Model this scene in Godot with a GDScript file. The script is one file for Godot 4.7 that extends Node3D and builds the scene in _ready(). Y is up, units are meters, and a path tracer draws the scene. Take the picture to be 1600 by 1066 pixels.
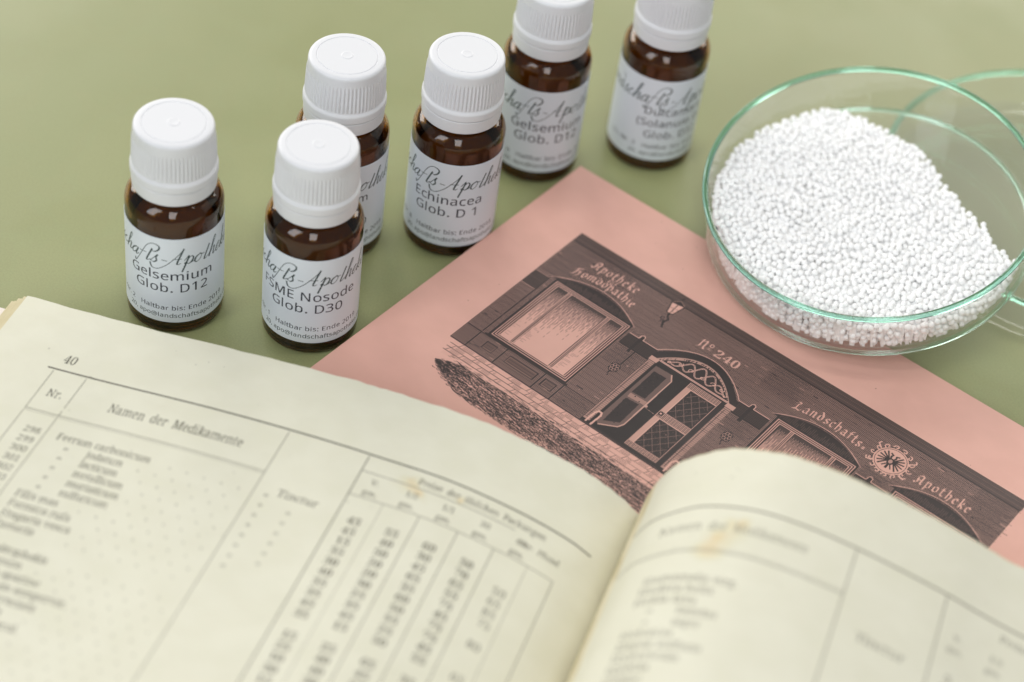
extends Node3D
# A close-up of remedy bottles, a leaflet, an open book and a glass dish of sugar globules on a green table.
# Shapes are worked out in millimetres and set down in metres.

const MM := 0.001
const CARD_CORNER := Vector2(12.0, -463.6)
const CARD_Y := 4.0
const E1 := Vector2(0.84206, 0.53938)
const E2 := Vector2(-0.53938, 0.84206)
const GUTTER := Vector3(37.04, 5.2, -333.32)
const BOOK_TURN := 0.244346

var ink_dark := Color(0.2, 0.168, 0.162)
var pink := Color(0.86, 0.668, 0.608)
var glyphs := {}
var font_sans: Font
var font_serif: Font
var font_serif_bold: Font
var rng := RandomNumberGenerator.new()

func _ready() -> void:
	# camera: measured from the bottles, the leaflet's corner and the dish
	var pitch := deg_to_rad(44.226)
	var roll := deg_to_rad(8.601)
	var ahead := Vector3(0, -sin(pitch), -cos(pitch))
	var up := Vector3(0, cos(pitch), -sin(pitch))
	var cam := Camera3D.new()
	cam.name = "camera"
	cam.transform = Transform3D(Basis(Vector3.RIGHT * cos(roll) + up * sin(roll), up * cos(roll) - Vector3.RIGHT * sin(roll), -ahead), Vector3(0, 0.38145, 0))
	var lens := CameraAttributesPhysical.new()
	lens.frustum_focal_length = 72.65
	lens.frustum_focus_distance = 0.534
	lens.frustum_near = 0.02
	lens.frustum_far = 30.0
	lens.exposure_aperture = 6.5
	cam.attributes = lens
	cam.keep_aspect = Camera3D.KEEP_HEIGHT
	cam.fov = rad_to_deg(2.0 * atan(533.0 / 3226.87))
	cam.near = 0.02
	cam.far = 30.0
	add_child(cam)
	cam.current = true
	# the room's dim daylight and its lamps
	var e := Environment.new()
	e.background_mode = Environment.BG_COLOR
	e.background_color = Color(0.24, 0.25, 0.26).linear_to_srgb()
	e.tonemap_mode = Environment.TONE_MAPPER_LINEAR
	e.tonemap_exposure = 0.95
	e.sdfgi_enabled = true
	e.ssao_enabled = true
	e.ssil_enabled = true
	var w := WorldEnvironment.new()
	w.name = "room_light"
	w.environment = e
	add_child(w)
	for q in [
		["window", Vector3(-1.5, 1.0, -2.1), Vector2(2.2, 0.85), 4.3, Color(1.0, 0.985, 0.96)],
		["window", Vector3(0.9, 0.92, -2.5), Vector2(2.2, 0.8), 3.0, Color(1.0, 0.975, 0.94)],
		["window", Vector3(-1.25, 1.45, 0.85), Vector2(0.66, 1.7), 2.0, Color(0.97, 0.98, 1.0)],
		["window", Vector3(0.14, 1.5, 1.25), Vector2(0.54, 1.6), 1.5, Color(0.97, 0.98, 1.0)],
		["ceiling_lamp", Vector3(0.3, 2.0, -0.5), Vector2(1.2, 0.3), 1.0, Color(1.0, 0.98, 0.955)],
	]:
		var l := AreaLight3D.new()
		l.name = q[0]
		l.position = q[1]
		l.area_size = q[2]
		l.light_energy = q[3]
		l.light_color = q[4]
		l.shadow_enabled = true
		l.area_range = 8.0
		add_child(l, true)
		l.look_at_from_position(q[1], Vector3(0.02, 0, -0.42), Vector3.UP if q[0] == "window" else Vector3.FORWARD)
	rng.seed = 11
	var f1 := SystemFont.new()
	f1.font_names = PackedStringArray(["Droid Sans"])
	font_sans = f1
	var f2 := SystemFont.new()
	f2.font_names = PackedStringArray(["Droid Serif"])
	font_serif = f2
	var f3 := SystemFont.new()
	f3.font_names = PackedStringArray(["Droid Serif"])
	f3.font_weight = 700
	font_serif_bold = f3
	table_top()
	book()
	leaflet()
	bottles()
	dishes()
	globules()

# ---------------------------------------------------------------- scene tree helpers

func tag(o: Node3D, label: String, category: String, group := "", kind := "") -> Node3D:
	o.set_meta("label", label)
	if category:
		o.set_meta("category", category)
	if group:
		o.set_meta("group", group)
	if kind:
		o.set_meta("kind", kind)
	return o


func obj(called: String, mesh: Mesh, material: Material, parent: Node3D = self) -> MeshInstance3D:
	var o := MeshInstance3D.new()
	o.name = called
	o.mesh = mesh
	o.material_override = material
	parent.add_child(o, true)
	return o


func base(called: String, at: Vector3, turn := 0.0) -> Node3D:
	var o := Node3D.new()
	o.name = called
	add_child(o, true)
	o.position = at
	o.rotation.y = turn
	return o

# ---------------------------------------------------------------- mesh helpers (millimetres in, metres out)

func finish(v: PackedVector3Array, uv: PackedVector2Array, idx: PackedInt32Array, closed := true, smooth := true) -> ArrayMesh:
	var vol := 0.0
	for k in range(0, idx.size(), 3):
		vol += v[idx[k]].dot(v[idx[k + 1]].cross(v[idx[k + 2]]))
	if closed and vol > 0.0:   # front faces run clockwise
		for k in range(0, idx.size(), 3):
			var s := idx[k + 1]
			idx[k + 1] = idx[k + 2]
			idx[k + 2] = s
	if not smooth:
		var fv := PackedVector3Array()
		var fuv := PackedVector2Array()
		for k in idx:
			fv.append(v[k])
			if uv.size():
				fuv.append(uv[k])
		v = fv
		uv = fuv
		idx = PackedInt32Array(range(v.size()))
	var n := PackedVector3Array()
	n.resize(v.size())
	for k in range(0, idx.size(), 3):
		var a := v[idx[k]]
		var f := (v[idx[k + 2]] - a).cross(v[idx[k + 1]] - a)
		n[idx[k]] += f
		n[idx[k + 1]] += f
		n[idx[k + 2]] += f
	for k in n.size():
		n[k] = n[k].normalized()
		v[k] = v[k] * MM
	var a := []
	a.resize(Mesh.ARRAY_MAX)
	a[Mesh.ARRAY_VERTEX] = v
	a[Mesh.ARRAY_NORMAL] = n
	if uv.size():
		a[Mesh.ARRAY_TEX_UV] = uv
	a[Mesh.ARRAY_INDEX] = idx
	var m := ArrayMesh.new()
	m.add_surface_from_arrays(Mesh.PRIMITIVE_TRIANGLES, a)
	return m


# A turned body: profile of (radius, height) from the axis round to the axis; ribs may change the radius.
func lathe(profile: PackedVector2Array, segs: int, ring := false, ribs = null) -> ArrayMesh:
	var v := PackedVector3Array()
	var idx := PackedInt32Array()
	var rows := profile.size()
	for j in rows:
		for i in segs:
			var a := TAU * i / segs
			var r := profile[j].x
			if ribs != null:
				r += ribs.call(a, profile[j].y, r)
			v.append(Vector3(r * sin(a), profile[j].y, r * cos(a)))
	for j in (rows if ring else rows - 1):
		var j2 := (j + 1) % rows
		for i in segs:
			var i2 := (i + 1) % segs
			idx.append_array([j * segs + i, j * segs + i2, j2 * segs + i, j * segs + i2, j2 * segs + i2, j2 * segs + i])
	return finish(v, PackedVector2Array(), idx)


# Rounds the corners of a profile.
func rounded(points: Array, radii: Array, steps := 5) -> PackedVector2Array:
	var out := PackedVector2Array()
	for k in points.size():
		var p: Vector2 = points[k]
		if k == 0 or k == points.size() - 1 or radii[k] <= 0.0:
			out.append(p)
			continue
		var a: Vector2 = points[k - 1]
		var b: Vector2 = points[k + 1]
		var r: float = minf(radii[k], minf(p.distance_to(a), p.distance_to(b)) * 0.49)
		var s := p + (a - p).normalized() * r
		var e := p + (b - p).normalized() * r
		for i in steps + 1:
			var t := float(i) / steps
			out.append(s.lerp(p, t).lerp(p.lerp(e, t), t))
	return out


func catmull(p: Array, steps := 6) -> PackedVector2Array:
	var out := PackedVector2Array()
	for k in p.size() - 1:
		var a: Vector2 = p[maxi(k - 1, 0)]
		var b: Vector2 = p[k]
		var c: Vector2 = p[k + 1]
		var d: Vector2 = p[mini(k + 2, p.size() - 1)]
		for i in steps:
			out.append(b.cubic_interpolate(c, a, d, float(i) / steps))
	out.append(p[-1])
	return out


# A closed sheet: the upper face is sampled on a grid, the lower face lies below it.
func slab(nu: int, nv: int, top: Callable, bottom: Callable, uv_of: Callable) -> ArrayMesh:
	var v := PackedVector3Array()
	var uv := PackedVector2Array()
	var idx := PackedInt32Array()
	for side in 2:
		for j in nv + 1:
			for i in nu + 1:
				var a := float(i) / nu
				var b := float(j) / nv
				v.append(top.call(a, b) if side == 0 else bottom.call(a, b))
				uv.append(uv_of.call(a, b))
	var w := nu + 1
	var half := w * (nv + 1)
	for j in nv:
		for i in nu:
			var k := j * w + i
			idx.append_array([k, k + 1, k + w, k + 1, k + w + 1, k + w])
			idx.append_array([half + k, half + k + w, half + k + 1, half + k + 1, half + k + w, half + k + w + 1])
	var edge := PackedInt32Array()
	for i in nu:
		edge.append_array([i, i + 1])
	for j in nv:
		edge.append_array([j * w + nu, (j + 1) * w + nu])
	for i in range(nu, 0, -1):
		edge.append_array([nv * w + i, nv * w + i - 1])
	for j in range(nv, 0, -1):
		edge.append_array([j * w, (j - 1) * w])
	for k in range(0, edge.size(), 2):   # the rim has its own corners so that its normals stay crisp
		var n := v.size()
		for q in [edge[k], edge[k + 1], half + edge[k], half + edge[k + 1]]:
			v.append(v[q])
			uv.append(uv[q])
		idx.append_array([n, n + 2, n + 1, n + 1, n + 2, n + 3])
	return finish(v, uv, idx)

# ---------------------------------------------------------------- printing on pictures

class Sheet:
	var im: Image
	var k: float                       # pixels per millimetre

	func _init(width_mm: float, height_mm: float, per_mm: float, paper: Color) -> void:
		k = per_mm
		im = Image.create(int(width_mm * k), int(height_mm * k), false, Image.FORMAT_RGBA8)
		im.fill(paper)

	func fill(contours: Array, c: Color) -> void:
		var rows := {}
		for p in contours:
			var n: int = p.size()
			for i in n:
				var a: Vector2 = p[i] * k
				var b: Vector2 = p[(i + 1) % n] * k
				if a.y > b.y:
					var s := a
					a = b
					b = s
				var y0 := maxi(0, ceili(a.y - 0.5))
				var y1 := mini(im.get_height() - 1, ceili(b.y - 0.5) - 1)
				if y1 < y0:
					continue
				var slope := (b.x - a.x) / (b.y - a.y)
				for y in range(y0, y1 + 1):
					var x := a.x + (y + 0.5 - a.y) * slope
					if rows.has(y):
						rows[y].append(x)
					else:
						rows[y] = [x]
		for y in rows:
			var xs: Array = rows[y]
			xs.sort()
			for i in range(0, xs.size() - 1, 2):
				var x0 := roundi(xs[i])
				im.fill_rect(Rect2i(x0, y, maxi(1, roundi(xs[i + 1]) - x0), 1), c)

	func box(x: float, y: float, w: float, h: float, c: Color) -> void:
		im.fill_rect(Rect2i(roundi(x * k), roundi(y * k), maxi(1, roundi(w * k)), maxi(1, roundi(h * k))), c)

	func line(a: Vector2, b: Vector2, w: float, c: Color) -> void:
		w = maxf(w, 1.1 / k)
		var n := (b - a).normalized().orthogonal() * w * 0.5
		if n == Vector2.ZERO:
			return
		fill([[a + n, b + n, b - n, a - n]], c)

	func path(p: Array, w: float, c: Color) -> void:
		for i in p.size() - 1:
			var d: Vector2 = (p[i + 1] - p[i]).normalized() * w * 0.25
			line(p[i] - d, p[i + 1] + d, w, c)

	# A broad pen held at an angle.
	func pen(p: Array, nib: Vector2, c: Color) -> void:
		for i in p.size() - 1:
			var a: Vector2 = p[i]
			var b: Vector2 = p[i + 1]
			var q := nib
			if absf((b - a).normalized().cross(nib.normalized())) < 0.35:
				q = nib + (b - a).normalized().orthogonal() * nib.length() * 0.3
			fill([[a + q, b + q, b - q, a - q]], c)

	func ring(at: Vector2, r: Vector2, w: float, c: Color, from := 0.0, to := TAU) -> void:
		var p := []
		for i in 25:
			var t := lerpf(from, to, i / 24.0)
			p.append(at + Vector2(cos(t) * r.x, sin(t) * r.y))
		path(p, w, c)

	func disc(at: Vector2, r: Vector2, c: Color) -> void:
		var p := []
		for i in 20:
			p.append(at + Vector2(cos(TAU * i / 20.0) * r.x, sin(TAU * i / 20.0) * r.y))
		fill([p], c)

	func texture() -> ImageTexture:
		return ImageTexture.create_from_image(im)


func glyph_outline(font_rid: RID, index: int) -> Array:
	var key := [font_rid, index]
	if glyphs.has(key):
		return glyphs[key]
	var ts := TextServerManager.get_primary_interface()
	var d := ts.font_get_glyph_contours(font_rid, 64, index)
	var out := []
	if d.has("points"):
		var pts: PackedVector3Array = d.points
		var start := 0
		for last in d.contours:
			var raw := []
			for i in range(start, last + 1):
				raw.append(pts[i])
			start = last + 1
			var full := []               # with the implied points between two curve handles
			for i in raw.size():
				var a: Vector3 = raw[i]
				var b: Vector3 = raw[(i + 1) % raw.size()]
				full.append([Vector2(a.x, a.y), a.z == 1.0])
				if a.z != 1.0 and b.z != 1.0:
					full.append([Vector2(a.x + b.x, a.y + b.y) * 0.5, true])
			while full.size() and not full[0][1]:
				full.append(full.pop_front())
			var loop := []
			for i in full.size():
				if full[i][1]:
					loop.append(full[i][0])
				else:
					var p0: Vector2 = full[i - 1][0]
					var p1: Vector2 = full[i][0]
					var p2: Vector2 = full[(i + 1) % full.size()][0]
					for s in [0.33, 0.67]:
						loop.append(p0.lerp(p1, s).lerp(p1.lerp(p2, s), s))
			out.append(loop)
	glyphs[key] = out
	return out


# Writes a line of type; at is the start of its baseline (align 0), middle (0.5) or end (1), in millimetres.
func write(sheet: Sheet, s: String, font: Font, em: float, at: Vector2, c: Color, align := 0.0, stretch := 1.0, wear := 0.0, fit := 0.0) -> float:
	var ts := TextServerManager.get_primary_interface()
	var shaped := ts.create_shaped_text()
	ts.shaped_text_add_string(shaped, s, font.get_rids(), 64)
	var list := ts.shaped_text_get_glyphs(shaped)
	var scale_by := em / 64.0
	var total := 0.0
	for g in list:
		total += g.advance * g.get("repeat", 1)
	if fit > 0.0:                      # set to a measured width
		stretch = fit / (total * scale_by)
	var x := at.x - total * scale_by * stretch * align
	for g in list:
		var jitter := Vector2(rng.randf_range(-wear, wear), rng.randf_range(-wear, wear))
		var loops := []
		for loop in glyph_outline(g.font_rid, g.index):
			var q := []
			for p in loop:
				q.append(Vector2(x + p.x * scale_by * stretch, at.y + p.y * scale_by) + jitter)
			loops.append(q)
		if loops.size():
			sheet.fill(loops, c)
		x += g.advance * scale_by * stretch
	ts.free_rid(shaped)
	return x


# Written by hand in a looped script, or with the broad pen of old German print: letters are strokes on a unit x-height.
func lettering(sheet: Sheet, s: String, font: Dictionary, x_height: float, place: Callable, slant: float, thin: float, thick: float, c: Color, broad := false, start := 0.0, spacing := 0.0) -> float:
	var x := start
	for ch in s:
		if ch == " ":
			x += x_height * 0.5
			continue
		var g: Array = font[ch]
		for k in range(1, g.size()):
			var pts := []
			var src: Array = g[k]
			var curve: Array = src if broad else Array(catmull(src, 7))
			for p in curve:
				pts.append(place.call(Vector2(x + (p.x + p.y * slant) * x_height, p.y * x_height)))
			if broad:
				sheet.pen(pts, Vector2(0.7, -0.7) * thick * 0.5, c)
			else:
				for i in pts.size() - 1:
					var up: float = (curve[i].y - curve[i + 1].y) / maxf(curve[i].distance_to(curve[i + 1]), 0.001)
					sheet.path([pts[i], pts[i + 1]], lerpf(thin, thick, clampf(up, 0.0, 1.0)), c)
		x += (g[0] + spacing) * x_height
	return x


func V(s: String) -> Array:            # "x,y x,y ..." to points
	var out := []
	for q in s.split(" ", false):
		var n := q.split(",")
		out.append(Vector2(float(n[0]), float(n[1])))
	return out


func strokes(table: Dictionary) -> Dictionary:
	var out := {}
	for ch in table:
		var g := []
		for q in table[ch].split("|"):
			if g.is_empty():
				g.append(float(q))
			else:
				g.append(V(q))
		out[ch] = g
	return out


func script_letters() -> Dictionary:
	return strokes({
		"L": "1.7|0.2,1.6 0.5,2.2 0.95,2.1 0.8,1.2 0.45,0.2 0.1,0 0.1,0.3 0.6,0.2 1.2,0 1.7,0.4",
		"a": "1.05|0.75,0.85 0.5,1 0.15,0.65 0.1,0.22 0.35,0 0.62,0.35 0.78,1|0.78,1 0.7,0.25 0.85,0 1.08,0.3",
		"n": "1.1|0.05,0.6 0.2,1 0.2,0|0.2,0.3 0.5,0.9 0.72,0.95 0.75,0.2 0.9,0 1.1,0.3",
		"d": "1.05|0.7,0.8 0.45,1 0.12,0.6 0.12,0.2 0.35,0 0.65,0.4 0.75,1 0.5,2 0.1,2.1|0.75,1 0.7,0.2 0.85,0 1.05,0.3",
		"s": "0.8|0,0.1 0.45,1.1 0.42,0.75 0.62,0.3 0.4,0 0.08,0.12",
		"c": "0.8|0.62,0.8 0.45,1 0.15,0.65 0.12,0.2 0.35,0 0.8,0.35",
		"h": "1.05|0,0.15 0.3,1 0.52,2.1 0.42,2.4 0.27,2.1 0.22,0|0.22,0.3 0.5,0.9 0.72,0.95 0.75,0.2 0.88,0 1.05,0.25",
		"f": "0.75|-0.25,-0.55 -0.05,-0.85 0.15,0 0.35,1.5 0.6,2.25 1.1,2.55 1.75,2.3 1.85,1.8 1.5,1.45 1.2,1.6|-0.05,0.95 0.75,1",
		"t": "0.72|0.42,1.75 0.3,0.2 0.45,0 0.72,0.25",
		"-": "1.1|0.3,0.5 0.85,0.45",
		"A": "1.55|-1.9,-0.15 -1.5,-0.75 -0.85,-0.8 -0.2,-0.2 0.3,0.6 0.75,1.5 0.95,2.1|0.95,2.1 0.85,0.3 1,0 1.25,0.15|0.25,0.7 1.15,0.75",
		"p": "1.0|-0.05,0.5 0.25,1.05 0.22,-1.05|0.22,0.5 0.5,0.98 0.82,0.75 0.78,0.22 0.5,0 0.24,0.2 0.1,0.1|0.6,0.03 0.85,0.15 1.0,0.3",
		"o": "0.95|0.5,1 0.15,0.7 0.12,0.22 0.4,0 0.7,0.3 0.72,0.8 0.5,1 0.75,0.85 1,0.9",
		"l": "0.7|0,0.15 0.3,1 0.52,2.1 0.42,2.4 0.27,2.1 0.25,0.2 0.4,0 0.7,0.25",
		"e": "0.75|0.05,0.2 0.5,0.6 0.58,0.92 0.38,1 0.13,0.6 0.18,0.15 0.42,0 0.78,0.3",
		"k": "1.05|0,0.15 0.3,1 0.52,2.1 0.42,2.4 0.27,2.1 0.22,0|0.25,0.45 0.6,0.95 0.72,0.75 0.32,0.5 0.72,0.05 1.05,0.25",
	})


func black_letters() -> Dictionary:
	return strokes({
		"A": "1.15|0.05,0.25 0.2,0 0.42,0.2 0.32,1.05 0.55,1.5|0.1,1.1 0.55,1.5 0.82,1.3 0.82,0.15 1.0,0|0.25,0.68 0.8,0.68",
		"H": "1.15|0,1.2 0.28,1.5 0.34,1.2 0.3,0.3 0.08,0|0.3,0.75 0.68,1 0.86,0.75 0.82,0.2 0.6,-0.25|0.45,1.45 0.9,1.55",
		"L": "1.15|0.1,1.2 0.3,1.5 0.6,1.35 0.42,1.0 0.42,0.35 0.1,0.1 0.55,0.2 0.9,0 1.05,0.35",
		"N": "1.15|0.05,1.1 0.25,1.45 0.3,0.2 0.1,0|0.3,1.1 0.7,1.45 0.78,1.2 0.78,0.2 0.98,0",
		"a": "0.8|0.12,0.8 0.38,1 0.55,0.85 0.55,0.12 0.72,0|0.55,0.55 0.15,0.38 0.14,0.12 0.34,0 0.55,0.15",
		"p": "0.8|0.05,0.9 0.2,1.05 0.2,-0.5|0.2,0.8 0.45,1 0.63,0.8 0.63,0.2 0.4,0 0.2,0.1",
		"o": "0.78|0.4,1 0.15,0.8 0.15,0.2 0.38,0 0.62,0.2 0.62,0.8 0.4,1",
		"t": "0.62|0.25,1.4 0.25,0.15 0.42,0 0.58,0.12|0.05,1 0.5,1",
		"h": "0.82|0.05,1.45 0.2,1.6 0.2,0|0.2,0.8 0.45,1 0.63,0.8 0.6,0.2 0.45,-0.3",
		"e": "0.7|0.58,0.15 0.38,0 0.15,0.2 0.15,0.8 0.4,1 0.56,0.75 0.18,0.5",
		"k": "0.75|0.05,1.45 0.2,1.6 0.2,0|0.2,0.65 0.45,1 0.52,0.8 0.25,0.6 0.62,0",
		"f": "0.55|0.5,1.5 0.25,1.4 0.22,0|0.03,1 0.48,1",
		"u": "0.82|0.05,0.9 0.18,1 0.18,0.15 0.36,0 0.58,0.15|0.58,1 0.58,0.1 0.74,0",
		"r": "0.6|0.05,0.9 0.2,1 0.2,0|0.2,0.8 0.42,1 0.52,0.85",
		"m": "1.2|0.05,0.9 0.18,1 0.18,0|0.18,0.8 0.4,1 0.55,0.85 0.55,0|0.55,0.8 0.78,1 0.92,0.85 0.92,0.1 1.08,0",
		"n": "0.85|0.05,0.9 0.18,1 0.18,0|0.18,0.8 0.42,1 0.58,0.85 0.58,0.1 0.74,0",
		"i": "0.45|0.05,0.9 0.2,1 0.2,0.12 0.36,0|0.2,1.35 0.28,1.42",
		"d": "0.78|0.62,0.8 0.38,1 0.15,0.8 0.15,0.2 0.38,0 0.6,0.2 0.58,0.9 0.2,1.55",
		"s": "0.68|0.55,0.85 0.35,1 0.15,0.8 0.2,0.6 0.5,0.4 0.52,0.15 0.32,0 0.1,0.15",
		"c": "0.62|0.52,0.85 0.38,1 0.15,0.8 0.15,0.2 0.36,0 0.54,0.15",
		"-": "0.6|0.1,0.3 0.45,0.35|0.1,0.55 0.45,0.6",
		".": "0.4|0.15,0 0.22,0.08",
	})

# ---------------------------------------------------------------- the prints

func hatch(sheet: Sheet, x0: float, y0: float, x1: float, y1: float, pitch: float, w: float, c: Color, loose := 0.0) -> void:
	var x := x0
	while x < x1:
		sheet.box(x, y0 + rng.randf() * loose, w, y1 - y0 - rng.randf() * loose, c)
		x += pitch


func hatch_level(sheet: Sheet, x0: float, y0: float, x1: float, y1: float, pitch: float, w: float, c: Color) -> void:
	var y := y0
	while y < y1:
		sheet.box(x0, y, x1 - x0, w * rng.randf_range(0.8, 1.2), c)
		y += pitch


func arch(x0: float, x1: float, y: float, rise: float, lift := 0.0) -> Array:
	var p := []
	for i in 25:
		var t := i / 24.0
		p.append(Vector2(lerpf(x0, x1, t), y - rise * (1.0 - pow(2.0 * t - 1.0, 2.0)) - lift))
	return p


func shop_window(s: Sheet, x0: float, x1: float, light: Color) -> void:
	var dark := ink_dark
	var mid := dark.lerp(light, 0.25)
	s.fill([arch(x0 - 2.3, x1 + 0.9, 43.0, 4.9)], dark)
	hatch(s, x0, 40.0, x1 - 1.0, 43.0, 0.5, 0.12, light.darkened(0.45), 1.5)
	s.path(arch(x0 - 2.3, x1 + 0.9, 43.0, 5.0), 0.22, light)
	s.path(arch(x0 - 2.3, x1 + 0.9, 43.0, 4.4), 0.12, light.darkened(0.3))
	s.box(x0 - 0.6, 43.0, x1 - x0 + 1.2, 29.6, dark)
	for q in [0.0, 0.62, 1.2]:
		for e in [[x0 + q, 43.5 + q, x1 - x0 - 2 * q, 0.28], [x0 + q, 71.8 - q, x1 - x0 - 2 * q, 0.28], [x0 + q, 43.5 + q, 0.28, 28.4 - 2 * q], [x1 - q - 0.28, 43.5 + q, 0.28, 28.4 - 2 * q]]:
			s.box(e[0], e[1], e[2], e[3], light)
	var m1 := x0 + (x1 - x0) * 0.225
	var m2 := x0 + (x1 - x0) * 0.755
	var panes := [[x0 + 1.75, m1 - 0.6], [m1 + 0.75, m2 - 0.75], [m2 + 0.6, x1 - 1.75]]
	for p in panes:
		s.box(p[0], 45.3, p[1] - p[0], 25.4, light)
		var x: float = p[0]
		while x < p[1]:
			var n := roundi((x - p[0]) * s.k / 2.0)
			var share: float = [1.0, 0.42, 0.72, 0.28, 0.86, 0.5, 0.6, 0.34][n % 8]
			var reach: float = clampf((17.0 - 0.75 * (x - p[0])) * share + rng.randf_range(-0.4, 0.4), 1.2, 24.0)
			s.box(x, 45.3, 1.0 / s.k, reach, dark)
			s.box(x + 1.0 / s.k, 45.3, 1.0 / s.k, reach * 0.22, mid)
			if n % 3 == 0:                               # broken lines of the slanting reflection
				s.box(x, 45.3 + reach + 1.2, 1.0 / s.k, 1.4, mid)
				s.box(x, 45.3 + reach + 3.4, 1.0 / s.k, 0.8, mid)
			x += 2.0 / s.k
		var y := 62.0
		while y < 70.0:
			if rng.randf() < 0.5:
				s.box(p[0] + rng.randf() * 0.6, y, rng.randf_range(0.5, 2.0), 0.1, dark.lerp(light, 0.45))
			y += 0.5
	for m in [m1, m2]:
		for q in [-0.45, 0.0, 0.45]:
			s.box(m + q - 0.1, 44.9, 0.24, 26.4, light if q != 0.0 else light.darkened(0.15))
	s.box(m1 + 0.4, 69.2, 1.4, 0.3, light)
	s.box(x0 - 1.4, 72.5, x1 - x0 + 2.6, 0.8, dark)
	for q in [[x0 + 1.0, x0 + 4.6], [x0 + 8.6, x0 + 18.2], [x0 + 20.4, x0 + 24.2]]:
		s.box(q[0], 74.7, q[1] - q[0], 3.2, dark)
		s.box(q[0] + 0.35, 75.05, q[1] - q[0] - 0.7, 2.5, light.darkened(0.35))
		hatch_level(s, q[0] + 0.5, 75.2, q[1] - 0.5, 77.4, 0.32, 0.16, dark)
	for x in [x0 + 6.6, x0 + 19.3, x1 + 0.6]:
		s.box(x, 73.3, 0.2, 6.9, dark)


func vent(s: Sheet, x: float, y: float, light: Color) -> void:
	s.disc(Vector2(x, y), Vector2(1.5, 2.0), ink_dark)
	for i in 6:
		var a := TAU * i / 6.0
		s.ring(Vector2(x + cos(a) * 0.8, y + sin(a) * 1.1), Vector2(0.42, 0.5), 0.14, light.darkened(0.15))
	s.line(Vector2(x - 0.3, y + 2.0), Vector2(x + 0.2, y + 3.6), 0.25, ink_dark)
	s.line(Vector2(x + 0.6, y - 2.0), Vector2(x + 0.6, 50.0), 0.25, ink_dark)


func string_course(s: Sheet, x0: float, x1: float, light: Color) -> void:
	s.box(x0, 45.5, x1 - x0, 5.0, ink_dark)
	hatch_level(s, x0, 46.2, x1, 50.0, 0.5, 0.1, light.darkened(0.55))
	s.path([Vector2(x0, 45.5), Vector2(x0 + 3.0, 45.5), Vector2(x0 + 3.1, 44.2), Vector2(x0 + 3.7, 43.7), Vector2(x0 + 4.3, 44.2), Vector2(x0 + 4.4, 45.5), Vector2(x1, 45.5)], 0.22, light)
	s.box(x0 + 3.3, 44.2, 0.9, 7.5, ink_dark)


func flourish(s: Sheet, at: Vector2, size: Vector2, turn: float, w: float, c: Color) -> void:
	var p := []
	for i in 16:
		var t := i / 15.0 * 5.2
		p.append(at + (Vector2(cos(t), sin(t)) * size * (1.0 - t / 6.5)).rotated(turn))
	s.path(p, w, c)


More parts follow.
